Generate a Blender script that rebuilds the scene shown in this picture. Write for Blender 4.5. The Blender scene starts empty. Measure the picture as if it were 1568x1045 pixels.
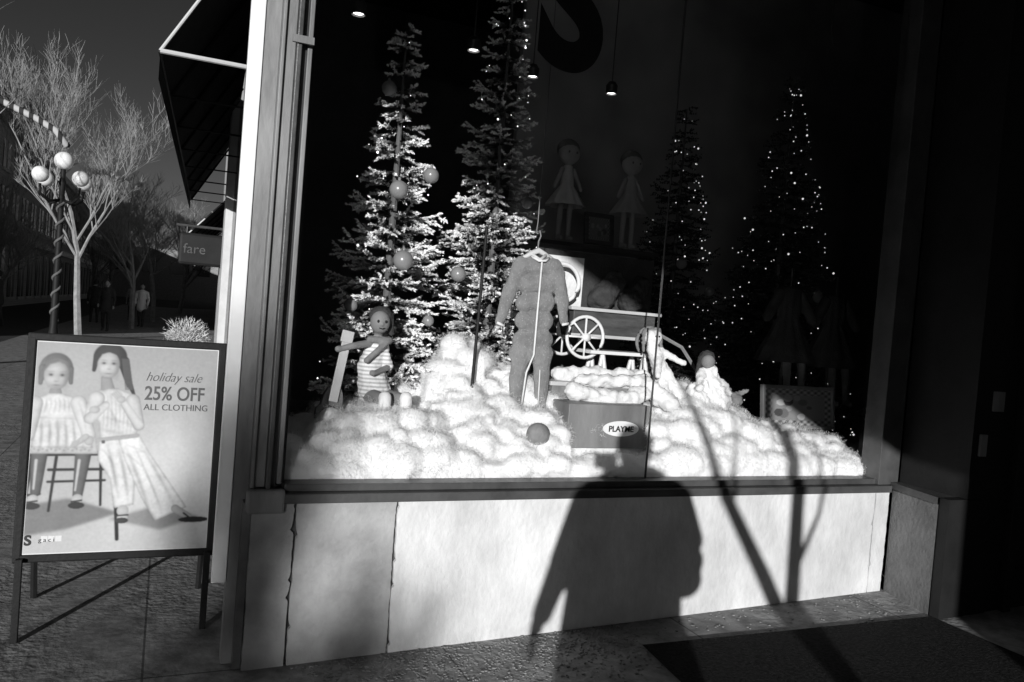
import bpy, bmesh, math, random
import numpy as np
from mathutils import Vector, Matrix, noise
random.seed(7); np.random.seed(7)
C=bpy.context.collection
V=Vector
# ------------------------------------------------------------ helpers
def empty(name,loc=(0,0,0),rz=0):
    o=bpy.data.objects.new(name,None); o.location=loc; o.rotation_euler=(0,0,rz); o.empty_display_size=.2
    C.objects.link(o); return o
def obj(name,me,parent=None,mat=None,loc=None,smooth=False):
    o=bpy.data.objects.new(name,me); C.objects.link(o)
    if parent: o.parent=parent
    if mat is not None: me.materials.append(mat)
    if loc: o.location=loc
    if smooth:
        me.polygons.foreach_set("use_smooth",[True]*len(me.polygons))
    return o
def gray(v): return (v,v,v,1)
def mat(name,a,b=None,scale=8,rough=.7,bump=0,bscale=60,detail=6,spec=.3,metal=0,stretch=(1,1,1),emit=0,trans=0,bdist=.02):
    m=bpy.data.materials.new(name); m.use_nodes=True; nt=m.node_tree; N=nt.nodes; L=nt.links
    p=N["Principled BSDF"]; p.inputs["Roughness"].default_value=rough; p.inputs["Metallic"].default_value=metal
    p.inputs["Specular IOR Level"].default_value=spec
    if b is None: b=a
    tc=N.new("ShaderNodeTexCoord"); mp=N.new("ShaderNodeMapping"); mp.inputs["Scale"].default_value=stretch
    L.new(tc.outputs["Object"],mp.inputs[0])
    n=N.new("ShaderNodeTexNoise"); n.inputs["Scale"].default_value=scale; n.inputs["Detail"].default_value=detail; n.inputs["Roughness"].default_value=.62
    L.new(mp.outputs[0],n.inputs["Vector"])
    r=N.new("ShaderNodeValToRGB"); r.color_ramp.elements[0].position=.32; r.color_ramp.elements[1].position=.68
    r.color_ramp.elements[0].color=gray(a); r.color_ramp.elements[1].color=gray(b)
    L.new(n.outputs["Fac"],r.inputs[0]); L.new(r.outputs[0],p.inputs["Base Color"])
    if bump:
        n2=N.new("ShaderNodeTexNoise"); n2.inputs["Scale"].default_value=bscale; n2.inputs["Detail"].default_value=5
        L.new(mp.outputs[0],n2.inputs["Vector"])
        bp=N.new("ShaderNodeBump"); bp.inputs["Strength"].default_value=min(1,bump); bp.inputs["Distance"].default_value=bdist
        L.new(n2.outputs["Fac"],bp.inputs["Height"]); L.new(bp.outputs[0],p.inputs["Normal"])
    if emit:
        p.inputs["Emission Color"].default_value=(1,1,1,1); p.inputs["Emission Strength"].default_value=emit
        m.cycles.emission_sampling='NONE'
    if trans:
        t=N.new("ShaderNodeBsdfTranslucent"); mx=N.new("ShaderNodeMixShader"); mx.inputs[0].default_value=trans
        L.new(r.outputs[0],t.inputs[0]); L.new(p.outputs[0],mx.inputs[1]); L.new(t.outputs[0],mx.inputs[2])
        L.new(mx.outputs[0],N["Material Output"].inputs[0])
    return m
def attrmat(name,rough=.8,attr="Col",spec=.2,trans=0):
    m=bpy.data.materials.new(name); m.use_nodes=True; N=m.node_tree.nodes; L=m.node_tree.links
    p=N["Principled BSDF"]; p.inputs["Roughness"].default_value=rough; p.inputs["Specular IOR Level"].default_value=spec
    a=N.new("ShaderNodeAttribute"); a.attribute_name=attr; L.new(a.outputs["Color"],p.inputs["Base Color"])
    return m
class MB:
    def __init__(s): s.v=[]; s.f=[]
    def add(s,vs,fs):
        k=len(s.v); s.v+= [tuple(v) for v in vs]; s.f+=[tuple(i+k for i in f) for f in fs]
    def box(s,x0,x1,y0,y1,z0,z1,M=None):
        vs=[V((x,y,z)) for z in (z0,z1) for y in (y0,y1) for x in (x0,x1)]
        if M is not None: vs=[M@v for v in vs]
        s.add(vs,[(0,2,3,1),(4,5,7,6),(0,1,5,4),(2,6,7,3),(0,4,6,2),(1,3,7,5)])
    def tube(s,pts,r,n=8,cap=True):
        pts=[V(p) for p in pts]; rs=r if isinstance(r,(list,tuple)) else [r]*len(pts)
        k=len(s.v)
        for i,p in enumerate(pts):
            d=(pts[min(i+1,len(pts)-1)]-pts[max(i-1,0)]).normalized()
            a=d.cross(V((0,0,1)) if abs(d.z)<.9 else V((1,0,0))).normalized(); b=d.cross(a)
            for j in range(n):
                t=2*math.pi*j/n; s.v.append(tuple(p+(a*math.cos(t)+b*math.sin(t))*rs[i]))
        for i in range(len(pts)-1):
            for j in range(n):
                j2=(j+1)%n; s.f.append((k+i*n+j,k+i*n+j2,k+(i+1)*n+j2,k+(i+1)*n+j))
        if cap:
            s.f.append(tuple(k+j for j in range(n))[::-1]); s.f.append(tuple(k+(len(pts)-1)*n+j for j in range(n)))
    def lathe(s,prof,c=(0,0,0),n=20,wav=0,wn=9):
        k=len(s.v)
        for i,(r,z) in enumerate(prof):
            for j in range(n):
                t=2*math.pi*j/n; rr=r*(1+wav*math.sin(wn*t)*(i/len(prof)))
                s.v.append((c[0]+rr*math.cos(t),c[1]+rr*math.sin(t),c[2]+z))
        for i in range(len(prof)-1):
            for j in range(n):
                j2=(j+1)%n; s.f.append((k+i*n+j,k+i*n+j2,k+(i+1)*n+j2,k+(i+1)*n+j))
    def sphere(s,c,r,n=12,m=8):
        r=r if isinstance(r,(tuple,list)) else (r,r,r); k=len(s.v)
        for i in range(m+1):
            p=math.pi*i/m
            for j in range(n):
                t=2*math.pi*j/n
                s.v.append((c[0]+r[0]*math.sin(p)*math.cos(t),c[1]+r[1]*math.sin(p)*math.sin(t),c[2]-r[2]*math.cos(p)))
        for i in range(m):
            for j in range(n):
                j2=(j+1)%n; s.f.append((k+i*n+j,k+i*n+j2,k+(i+1)*n+j2,k+(i+1)*n+j))
    def mesh(s,name="m"):
        me=bpy.data.meshes.new(name); me.from_pydata(s.v,[],s.f); me.update(); return me
    def obj(s,name,parent=None,mat=None,smooth=False,bevel=0,loc=None):
        o=obj(name,s.mesh(name),parent,mat,loc,smooth)
        if bevel:
            b=o.modifiers.new("b","BEVEL"); b.width=bevel; b.segments=2; b.limit_method='ANGLE'
        return o
def blob(name,parts,parent,mt,voxel=.01,sm=4,disp=0,dscale=.1):
    """parts: ('s',c,r) spheres or ('c',p0,p1,r0,r1) tapered limbs, fused in one continuous surface"""
    b=MB()
    for p in parts:
        if p[0]=='s': b.sphere(p[1],p[2],14,10)
        elif p[0]=='b': b.box(*p[1])
        else:
            a,c=V(p[1]),V(p[2]); b.tube([a,a.lerp(c,.5),c],[p[3],(p[3]+p[4])/2,p[4]],14); b.sphere(a,p[3],14,10); b.sphere(c,p[4],14,10)
    o=b.obj(name,parent,mt,True)
    r=o.modifiers.new("r","REMESH"); r.mode='VOXEL'; r.voxel_size=voxel; r.use_smooth_shade=True
    if sm:
        s=o.modifiers.new("s","SMOOTH"); s.iterations=sm; s.factor=.5
    if disp:
        t=bpy.data.textures.new(name+"_t","CLOUDS"); t.noise_scale=dscale; t.noise_depth=3
        d=o.modifiers.new("d","DISPLACE"); d.texture=t; d.strength=disp; d.mid_level=.5; d.texture_coords='GLOBAL'
    return o
def text(name,body,parent,mt,loc,size,rot=(math.pi/2,0,0),ext=.001,off=0,shear=0,align='LEFT',sx=1):
    t=bpy.data.curves.new(name,"FONT"); t.body=body; t.size=size; t.extrude=ext; t.offset=off; t.shear=shear; t.align_x=align
    t.materials.append(mt); o=bpy.data.objects.new(name,t); C.objects.link(o); o.parent=parent; o.location=loc; o.rotation_euler=rot; o.scale=(sx,1,1); return o
# ------------------------------------------------------------ materials
M_stone=mat("pale_painted_stone",.46,.76,1.6,.75,.5,38,10,bdist=.008,stretch=(1.2,1,.8))
# faint dirt streaks and stains on the stone
nt=M_stone.node_tree; tc=[n for n in nt.nodes if n.type=='TEX_COORD'][0]; rp=[n for n in nt.nodes if n.type=='VALTORGB'][0]
mpp=nt.nodes.new("ShaderNodeMapping"); mpp.inputs["Scale"].default_value=(3.5,1,1.6); ns=nt.nodes.new("ShaderNodeTexNoise"); ns.inputs["Scale"].default_value=2.6; ns.inputs["Detail"].default_value=11; ns.inputs["Roughness"].default_value=.7
r2=nt.nodes.new("ShaderNodeMapRange"); r2.inputs[1].default_value=.3; r2.inputs[2].default_value=.6; r2.inputs[3].default_value=.82; r2.inputs[4].default_value=1
mu=nt.nodes.new("ShaderNodeMixRGB"); mu.blend_type='MULTIPLY'; mu.inputs[0].default_value=1
nt.links.new(tc.outputs["Object"],mpp.inputs[0]); nt.links.new(mpp.outputs[0],ns.inputs["Vector"]); nt.links.new(ns.outputs["Fac"],r2.inputs[0]); nt.links.new(rp.outputs[0],mu.inputs[1]); nt.links.new(r2.outputs[0],mu.inputs[2]); nt.links.new(mu.outputs[0],nt.nodes["Principled BSDF"].inputs["Base Color"])
M_grit=mat("grit",.12,.34,30,.9)
M_stoned=mat("stone_painted_shade",.10,.2,4,.8,.3,40,9)  # darker copy of the stone, shade of the side faces put into the colour
M_stonem=mat("stone_dimmed",.24,.44,3,.8,.4,40,10,bdist=.01)  # greyer copy for the left panels, their soft shade put into the colour
M_cream=mat("painted_metal_light",.45,.6,3,.5,.1,30)
M_frame=mat("bronze_frame",.04,.08,5,.4,.1,40,spec=.5)
M_frameL=mat("frame_grey",.12,.26,4,.5,.15,40,spec=.4,stretch=(1,1,.3))
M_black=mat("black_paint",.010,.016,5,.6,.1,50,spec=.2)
M_mat=mat("rubber",.008,.03,60,.95,.6,90,spec=.05)
M_blackg=mat("black_frame_enamel",.012,.02,5,.3,spec=.5)
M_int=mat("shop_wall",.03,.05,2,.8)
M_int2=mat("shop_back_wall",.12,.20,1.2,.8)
M_part=mat("haze_partition",.22,.5,.8,.85,detail=3)
M_wood=mat("dark_wood",.05,.1,6,.5,.2,30,stretch=(1,1,6))
M_pavement=mat("sidewalk_concrete",.14,.36,9,.85,.8,30,12,bdist=.012)
M_asph=mat("street_paving",.03,.06,5,.85,.6,60)
M_cotton=mat("cotton_wool",.90,.95,5,.95,.3,30,8,spec=.0,trans=.16,bdist=.008)
M_fib=mat("cotton_fibre",.92,.94,5,.95,spec=.0,trans=.4)
M_bark=mat("bark_sunlit",.17,.30,6,.85,.4,40)
M_barkd=mat("dark_bark",.08,.14,6,.85,.4,40)
M_white=mat("white_cloth",.68,.80,9,.85,.3,50)
M_whitep=mat("white_paint",.7,.8,5,.5)
M_clothd=mat("dark_cloth",.03,.06,12,.9,.3,80)
M_clothm=mat("grey_cloth",.16,.26,12,.9,.3,80)
M_skin=mat("skin",.33,.38,9,.6)
M_skind=mat("doll_skin",.2,.25,9,.6)
M_bulb=mat("fairy_light_bulb",.8,emit=1.8)
M_bulbf=mat("fairy_light_bulb_dim",.8,emit=.8)
M_spot=mat("ceiling_spot_lamp",.8,emit=4)
M_orn=mat("ornament_satin",.22,.26,5,.25,spec=.6)
M_globe=mat("lamp_globe",.7,.8,5,.35)
M_bldg=mat("far_wall",.2,.3,4,.85,.3,20)
M_win=mat("window_dark",.015,.03,3,.15,spec=.5)
M_awn=mat("awning_canvas",.02,.03,6,.9,.2,60)
M_ones=mat("speckled_knit",.17,.25,14,.95,.4,60)
nt=M_ones.node_tree; vo=nt.nodes.new("ShaderNodeTexVoronoi"); vo.inputs["Scale"].default_value=85
cmp=nt.nodes.new("ShaderNodeMath"); cmp.operation='LESS_THAN'; cmp.inputs[1].default_value=.17
mx=nt.nodes.new("ShaderNodeMixRGB"); mx.inputs[2].default_value=gray(.42)
tc=[n for n in nt.nodes if n.type=='TEX_COORD'][0]; rp=[n for n in nt.nodes if n.type=='VALTORGB'][0]
nt.links.new(tc.outputs["Object"],vo.inputs["Vector"]); nt.links.new(vo.outputs["Distance"],cmp.inputs[0]); nt.links.new(cmp.outputs[0],mx.inputs[0]); nt.links.new(rp.outputs[0],mx.inputs[1]); nt.links.new(mx.outputs[0],nt.nodes["Principled BSDF"].inputs["Base Color"])
def stripes(name,a,b,scale,direction='Z'):
    m=mat(name,a,a,8,.9,.2,80); nt=m.node_tree; w=nt.nodes.new("ShaderNodeTexWave"); w.bands_direction=direction; w.inputs["Scale"].default_value=scale; w.inputs["Distortion"].default_value=.4
    r=nt.nodes.new("ShaderNodeValToRGB"); r.color_ramp.interpolation='CONSTANT'; r.color_ramp.elements[1].position=.55; r.color_ramp.elements[0].color=gray(a); r.color_ramp.elements[1].color=gray(b)
    tc=[n for n in nt.nodes if n.type=='TEX_COORD'][0]
    nt.links.new(tc.outputs["Object"],w.inputs["Vector"]); nt.links.new(w.outputs["Fac"],r.inputs[0]); nt.links.new(r.outputs[0],nt.nodes["Principled BSDF"].inputs["Base Color"]); return m
M_strdress=stripes("striped_cotton",.8,.5,16)
M_garland=stripes("candy_stripe_garland",.4,.03,1.6,'X')
def brickmat():
    m=bpy.data.materials.new("brickwork"); m.use_nodes=True; N=m.node_tree.nodes; L=m.node_tree.links
    b=N.new("ShaderNodeTexBrick"); b.inputs["Color1"].default_value=gray(.36); b.inputs["Color2"].default_value=gray(.45); b.inputs["Mortar"].default_value=gray(.5); b.inputs["Scale"].default_value=4
    tc=N.new("ShaderNodeTexCoord"); mp=N.new("ShaderNodeMapping"); mp.inputs["Rotation"].default_value=(math.pi/2,0,0)
    L.new(tc.outputs["Object"],mp.inputs[0]); L.new(mp.outputs[0],b.inputs["Vector"]); L.new(b.outputs["Color"],N["Principled BSDF"].inputs["Base Color"]); N["Principled BSDF"].inputs["Roughness"].default_value=.9
    return m
M_brickw=brickmat()
M_attr=attrmat("printed_paper",.45,spec=.3)
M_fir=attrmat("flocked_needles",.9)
g=bpy.data.materials.new("window_glass"); g.use_nodes=True; N=g.node_tree.nodes; N.clear(); L=g.node_tree.links
o_=N.new("ShaderNodeOutputMaterial"); tr=N.new("ShaderNodeBsdfTransparent"); tr.inputs[0].default_value=gray(.97); gl=N.new("ShaderNodeBsdfGlossy"); gl.inputs["Roughness"].default_value=.03
fr=N.new("ShaderNodeFresnel"); fr.inputs[0].default_value=1.5; ms=N.new("ShaderNodeMixShader")
L.new(fr.outputs[0],ms.inputs[0]); L.new(tr.outputs[0],ms.inputs[1]); L.new(gl.outputs[0],ms.inputs[2]); L.new(ms.outputs[0],o_.inputs[0])
M_glass=g
# ------------------------------------------------------------ world, sun, camera
ELEV=math.radians(9.2); AZ=V((.482,.876,0)).normalized()
w=bpy.data.worlds.new("World"); bpy.context.scene.world=w; w.use_nodes=True; nt=w.node_tree
sky=nt.nodes.new("ShaderNodeTexSky"); sky.sky_type='NISHITA'; sky.sun_disc=False; sky.sun_elevation=ELEV; sky.sun_rotation=math.atan2(-AZ.x,-AZ.y); sky.air_density=1; sky.dust_density=.6
sp=nt.nodes.new("ShaderNodeSeparateColor"); nt.links.new(sky.outputs[0],sp.inputs[0])
# black-and-white film with a red filter: red minus part of the blue
m1=nt.nodes.new("ShaderNodeMath"); m1.operation='MULTIPLY'; m1.inputs[1].default_value=-.22; nt.links.new(sp.outputs[2],m1.inputs[0])
m2=nt.nodes.new("ShaderNodeMath"); m2.operation='ADD'; nt.links.new(sp.outputs[0],m2.inputs[0]); nt.links.new(m1.outputs[0],m2.inputs[1])
m4=nt.nodes.new("ShaderNodeMath"); m4.operation='MULTIPLY'; m4.inputs[1].default_value=.55; nt.links.new(m2.outputs[0],m4.inputs[0])
m3=nt.nodes.new("ShaderNodeMath"); m3.operation='MAXIMUM'; m3.inputs[1].default_value=.05; nt.links.new(m4.outputs[0],m3.inputs[0])
nt.links.new(m3.outputs[0],nt.nodes["Background"].inputs[0]); nt.nodes["Background"].inputs[1].default_value=.05
sd=bpy.data.lights.new("sun","SUN"); sd.energy=5.0; sd.angle=math.radians(.5); sd.color=(1,1,1)
so=bpy.data.objects.new("sun",sd); C.objects.link(so); so.location=(-8,-12,6)
d=V((AZ.x*math.cos(ELEV),AZ.y*math.cos(ELEV),-math.sin(ELEV))); so.rotation_euler=d.to_track_quat('-Z','Y').to_euler()
cd=bpy.data.cameras.new("camera"); cd.sensor_width=36; cd.lens=28.0; cd.clip_end=2000; cd.clip_start=.02
co=bpy.data.objects.new("camera",cd); C.objects.link(co); bpy.context.scene.camera=co
pt=math.radians(1.643); F0=V((.399,.917,0)).normalized(); R0=V((.917,-.399,0)).normalized(); 
F=F0*math.cos(pt)-V((0,0,1))*math.sin(pt); U=R0.cross(F)
ro=math.radians(4.6); ex=R0*math.cos(ro)+U*math.sin(ro); ey=-R0*math.sin(ro)+U*math.cos(ro)
mm=Matrix((ex,ey,-F)).transposed().to_4x4(); mm.translation=V((0,-3.42,1.55)); co.matrix_world=mm
sc=bpy.context.scene; sc.view_settings.view_transform='Standard'; sc.view_settings.look='None'; sc.view_settings.exposure=0
# ------------------------------------------------------------ ground
def gz(x): return .03*(min(max(x,.4),4.6)-.4)
def sheet(name,xs,ys,dz,mt):
    b=MB(); vs=[(x,y,gz(x)+dz) for y in ys for x in xs]; n=len(xs)
    b.add(vs,[(j*n+i,j*n+i+1,(j+1)*n+i+1,(j+1)*n+i) for j in range(len(ys)-1) for i in range(n-1)]); return b.obj(name,None,mt)
sheet("ground",[-600,-30,.4,4.6,30,600],[-600,-30,0,60,900],-.008,M_asph)
nt=M_pavement.node_tree
tc=[n for n in nt.nodes if n.type=='TEX_COORD'][0]; br=nt.nodes.new("ShaderNodeTexBrick"); br.inputs["Scale"].default_value=1; br.offset=0
br.inputs["Brick Width"].default_value=1.25; br.inputs["Row Height"].default_value=1.25; br.inputs["Mortar Size"].default_value=.005
br.inputs["Color1"].default_value=gray(1); br.inputs["Color2"].default_value=gray(.8); br.inputs["Mortar"].default_value=gray(.35)
mu=nt.nodes.new("ShaderNodeMixRGB"); mu.blend_type='MULTIPLY'; mu.inputs[0].default_value=1
rp=[n for n in nt.nodes if n.type=='VALTORGB'][0]
nt.links.new(tc.outputs["Object"],br.inputs["Vector"]); nt.links.new(rp.outputs[0],mu.inputs[1]); nt.links.new(br.outputs["Color"],mu.inputs[2]); nt.links.new(mu.outputs[0],nt.nodes["Principled BSDF"].inputs["Base Color"])
nz=nt.nodes.new("ShaderNodeTexNoise"); nz.inputs["Scale"].default_value=.9; rr=nt.nodes.new("ShaderNodeMapRange"); rr.inputs[1].default_value=.40; rr.inputs[2].default_value=.58; rr.inputs[3].default_value=.2; rr.inputs[4].default_value=1
bmps=[n for n in nt.nodes if n.type=='BUMP'][0]
nt.links.new(tc.outputs["Object"],nz.inputs["Vector"]); nt.links.new(nz.outputs["Fac"],rr.inputs[0]); nt.links.new(rr.outputs[0],bmps.inputs["Strength"])
sheet("sidewalk",[-3.6,.4,4.6,14],[-14,0,75],-.002,M_pavement)
b=MB(); rs=np.random.RandomState(11)
for i in range(1800):
    x=rs.uniform(.6,2.2) if rs.rand()<.8 else rs.uniform(.4,3.9); y=-.03-abs(rs.normal(0,.25)); r=rs.uniform(.002,.006)
    b.sphere((x,y,gz(x)+r*.15),(r*rs.uniform(.8,2.2),r*1.3,r*.6),5,4)
b.obj("gravel",None,M_grit)
b=MB()
b.add([(2.15,-.30,gz(2.1)+.012),(3.9,-.44,gz(3.95)+.012),(3.9,-1.9,gz(3.9)+.012),(1.95,-1.9,gz(2.0)+.012)],[(3,2,1,0)])
b.obj("door_mat",None,M_mat)
# ------------------------------------------------------------ storefront
SF=empty("storefront_building")
def panel(x0,x1,z0,z1,y0,y1,seed):
    r=random.Random(seed*7+3); n=60; b=MB(); left=[];right=[]; a1=a2=.002; c1=c2=0
    for i in range(n+1):
        z=z0+(z1-z0)*i/n
        a1=max(.0,min(.006,a1+r.uniform(-.002,.002))); a2=max(.0,min(.006,a2+r.uniform(-.002,.002)))
        c1=r.uniform(.006,.014) if r.random()<.03 else c1*.5; c2=r.uniform(.006,.014) if r.random()<.03 else c2*.5
        left.append((x0+a1+c1,z)); right.append((x1-a2-c2,z))
    ol=left+right[::-1]; k=len(ol)
    b.v=[(x,y0,z) for x,z in ol]+[(x,y1,z) for x,z in ol]
    for i in range(n):
        b.f.append((i,2*n+1-i,2*n-i,i+1))
    for i in range(k): j=(i+1)%k; b.f.append((i,j,j+k,i+k))
    return b
for i,(a,c) in enumerate([(.372,.549),(.552,.989),(.992,3.887),(3.889,4.0)]):
    panel(a,c,-.06,.70,-.02,.03,i).obj("stone_panel_%d"%(i+1),SF,M_stonem if i in (0,1) else M_stone)
b=MB(); b.box(.38,4.0,-.0,.06,-.06,.69); b.obj("backing",SF,M_frame)
b=MB(); b.box(.385,3.99,-.045,.10,.701,.742); b.obj("sill",SF,M_frame,bevel=.004)
b=MB(); b.box(.50,3.90,.0,.10,.743,.775); b.obj("bottom_rail",SF,M_frame,bevel=.004)
b=MB(); b.box(.345,.50,-.05,.0,.66,.76); b.obj("corner_sill_block",SF,M_frameL,bevel=.012)
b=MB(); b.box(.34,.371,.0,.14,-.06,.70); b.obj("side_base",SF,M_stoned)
b=MB(); b.box(.238,.296,.05,.09,.35,7); b.obj("corner_post",SF,M_whitep,bevel=.004)
b=MB(); b.box(.298,.36,.06,.14,.0,7); b.obj("corner_reveal",SF,M_frameL)
b=MB(); b.box(.361,.375,.0,.12,.76,7);b.box(.375,.42,.02,.12,.76,7); b.obj("jamb_outer",SF,M_frameL,bevel=.003)
b=MB(); b.box(.421,.44,-.02,.12,.76,7); b.box(.441,.465,.02,.12,.76,7); b.obj("jamb_middle",SF,M_frame,bevel=.003)
b=MB(); b.box(.466,.485,.0,.12,.776,7); b.obj("jamb_inner",SF,M_frameL,bevel=.003)
ZT=5.2
b=MB(); b.box(.486,.50,.03,.11,.776,ZT-.1); b.obj("stop_bead",SF,M_blackg)
b=MB(); b.box(.40,.485,-.035,-.021,2.60,2.63); b.obj("jamb_clip",SF,M_frameL)
b=MB(); b.box(3.90,4.06,-.02,.12,.743,7); b.obj("right_jamb",SF,M_frame,bevel=.004)
b=MB(); b.box(2.329,2.335,.06,.07,.776,ZT-.1); b.obj("glass_seam",SF,M_frame)
b=MB(); b.add([(.50,.065,.775),(3.9,.065,.775),(3.9,.065,ZT-.1),(.50,.065,ZT-.1)],[(0,1,2,3)]); b.obj("shop_window_glass",SF,M_glass)
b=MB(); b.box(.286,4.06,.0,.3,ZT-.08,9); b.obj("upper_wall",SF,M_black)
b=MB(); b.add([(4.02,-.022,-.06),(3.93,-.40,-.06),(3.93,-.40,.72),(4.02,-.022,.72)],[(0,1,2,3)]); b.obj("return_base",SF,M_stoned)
b=MB(); b.add([(4.0,-.022,.721),(3.915,-.405,.721),(3.915,-.405,.76),(4.0,-.022,.76),(4.3,-.022,.76),(4.3,-.405,.76)],[(0,1,2,3),(3,2,5,4)]); b.obj("return_sill",SF,M_frame)
b=MB(); b.box(3.935,4.3,-.46,-.402,-.06,.758); b.box(4.07,4.3,-.46,-.022,.761,9); b.obj("return_post",SF,M_black)
b=MB(); b.box(4.3,9,-.45,-.2,-.06,9); b.obj("entrance_wall",SF,M_black)
b=MB()
for x0,x1,z0,z1 in [(4.42,4.48,.1,2.6),(5.3,5.36,.1,2.6),(4.48,5.3,2.5,2.56),(4.48,5.3,.3,.36)]: b.box(x0,x1,-.49,-.451,z0,z1)
b.obj("entrance_door_frame",SF,M_black,bevel=.004)
b=MB(); b.box(4.12,4.17,-.475,-.461,1.0,1.12); b.box(4.2,4.28,-.475,-.461,1.25,1.36); b.obj("notice_cards",SF,M_frameL)
b=MB(); b.tube([(4.52,-.54,1.0),(4.52,-.54,1.35)],.012); b.obj("door_handle",SF,M_frame)
YB=6.3
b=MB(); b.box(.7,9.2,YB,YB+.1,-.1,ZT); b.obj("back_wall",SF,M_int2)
b=MB(); b.box(2.70,8.6,3.05,3.12,.746,ZT-.02); b.obj("haze_partition",SF,M_part)  # added pale partition, stands in for reflection haze on the glass
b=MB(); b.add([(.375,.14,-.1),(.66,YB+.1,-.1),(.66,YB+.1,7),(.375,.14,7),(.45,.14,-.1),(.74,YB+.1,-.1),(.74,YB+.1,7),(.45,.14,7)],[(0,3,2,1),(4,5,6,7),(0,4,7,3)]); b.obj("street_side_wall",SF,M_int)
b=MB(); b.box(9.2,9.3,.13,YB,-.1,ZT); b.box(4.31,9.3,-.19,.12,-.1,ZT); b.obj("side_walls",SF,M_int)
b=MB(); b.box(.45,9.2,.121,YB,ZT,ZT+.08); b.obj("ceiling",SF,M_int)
b=MB(); b.box(.46,8.6,.101,3.2,.60,.745); b.obj("display_platform",SF,M_wood)
b=MB(); b.box(.46,9.2,.101,YB,-.1,0.02); b.obj("shop_floor",SF,M_wood)
SPT=[(2.57,2.5),(3.3,2.5),(1.05,2.0),(1.95,2.2)]
b=MB()
for x,y in SPT: b.lathe([(.001,0),(.034,0),(.034,.03),(.02,.05)],(x,y,3.50),14)
b.obj("ceiling_spots",SF,M_spot)
b=MB()
for x,y in SPT:
    b.lathe([(.045,-.01),(.05,.06),(.03,.09)],(x,y,3.50),14); b.tube([(x,y,3.58),(x,y,ZT)],.005)
b.obj("spot_housings",SF,M_frame)
text("window_letter","S",SF,M_black,(1.52,.055,2.79),.86,ext=.001,off=.035,sx=.86)
b=MB(); b.tube([(4.2,1.0,ZT),(4.2,1.0,3.75),(4.23,1.0,3.68),(4.2,1.0,3.62)],.006); b.obj("ceiling_hook",SF,M_frame)
# ------------------------------------------------------------ neighbouring street facade + awning
NB=empty("brick_building")
fx=lambda y:.30+.052*y
Y0=6.6
b=MB()
b.add([(fx(Y0),Y0,-.1),(fx(70),70,-.1),(fx(70),70,9.5),(fx(Y0),Y0,9.5),(12,Y0,-.1),(12,70,-.1),(12,70,9.5),(12,Y0,9.5)],[(0,3,2,1),(0,4,7,3),(3,7,6,2),(1,2,6,5)])
b.obj("walls",NB,M_bldg)
b=MB()
for i in range(15):
    y=7.2+i*4.2
    for z0,z1 in ((.5,2.6),(4.6,6.2),(7,8.5)):
        b.add([(fx(y)-.03,y,z0),(fx(y+2.6)-.03,y+2.6,z0),(fx(y+2.6)-.03,y+2.6,z1),(fx(y)-.03,y,z1)],[(0,3,2,1)])
b.obj("windows",NB,M_win)
b=MB()
for i in range(15):
    y=6.8+i*4.2; b.box(fx(y)-.09,fx(y),y-.15,y+.15,-.1,9.5)
b.obj("piers",NB,M_cream)
AW=empty("awning")
def awn(y0,y1,xt,zt,xw,zw,par,canv):
    b=MB(); k=.045; dx=k*(y1-y0)
    b.add([(xt,y0,zt),(xt+dx,y1,zt),(xw+dx,y1,zw),(xw,y0,zw)],[(0,1,2,3)])
    b.add([(xt,y0,zt-.02),(xt+dx,y1,zt-.02),(xt+dx,y1,zt-.16),(xt,y0,zt-.16)],[(0,1,2,3)])
    b.obj("canvas",par,canv)
    b=MB(); n=int((y1-y0)/1.0)
    b.tube([(xt,y0,zt),(xw+.1,y0,zt)],.014); b.tube([(xt,y0,zt),(xw,y0,zw)],.010)
    b.obj("front_frame",par,M_cream)
    b=MB(); b.tube([(xt,y0,zt),(xt+dx,y1,zt)],.012)
    for i in range(1,n+1):
        y=y0+i*(y1-y0)/n; xo=k*(y-y0)
        b.tube([(xt+xo+.01,y,zt),(xw+xo,y,zw-.03)],.012); b.tube([(xt+xo,y,zt),(xw+xo,y,zt)],.008)
    b.obj("ribs",par,M_black)
awn(1.6,9.2,-.126,2.9,.42,3.86,AW,M_awn)
AW2=empty("awning"); awn(9.4,16,.16,2.35,1.0,3.3,AW2,M_awn)
SG=empty("hanging_shop_sign"); b=MB(); b.box(.1,.85,9.2,9.28,1.95,2.42); b.obj("board",SG,M_black,bevel=.05); b=MB(); b.tube([(.9,9.24,2.52),(.05,9.24,2.52)],.02); b.tube([(.2,9.24,2.52),(.2,9.24,2.4)],.01); b.tube([(.7,9.24,2.52),(.7,9.24,2.4)],.01); b.obj("bracket",SG,M_frame)
text("lettering","fare",SG,M_frame,(.16,9.19,2.12),.2)
LB=empty("commercial_building")
b=MB(); b.box(-20,-8,14,130,-.1,9.4); b.obj("walls",LB,M_brickw)
b=MB(); b.box(-8.0,-7.75,14,130,9.2,9.7); b.box(-8.0,-7.85,14,130,3.6,4.0); b.obj("cornice",LB,M_cream)
b=MB(); b2=MB()
for i in range(34):
    y=15+i*3.2
    for z0,z1 in ((.5,3.2),(4.7,6.2),(7.1,8.5)):
        b.box(-7.99,-7.96,y,y+1.9,z0,z1); b2.box(-8,-7.9,y-.1,y+2.0,z0-.15,z0-.01); b2.box(-7.99,-7.93,y+.92,y+.98,z0,z1)
b.obj("windows",LB,M_win); b2.obj("window_sills",LB,M_cream)
EB=empty("distant_building"); b=MB(); b.box(-30,30,135,150,-.1,8); b.obj("walls",EB,M_bldg); b=MB()
for i in range(14): b.box(-28+i*4,-26+i*4,134.9,134.97,4.2,6.2)
b.obj("windows",EB,M_win)
CB=empty("shadow_caster_building")  # unseen building behind the camera, underside slanted to shape the shade in the window
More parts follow.
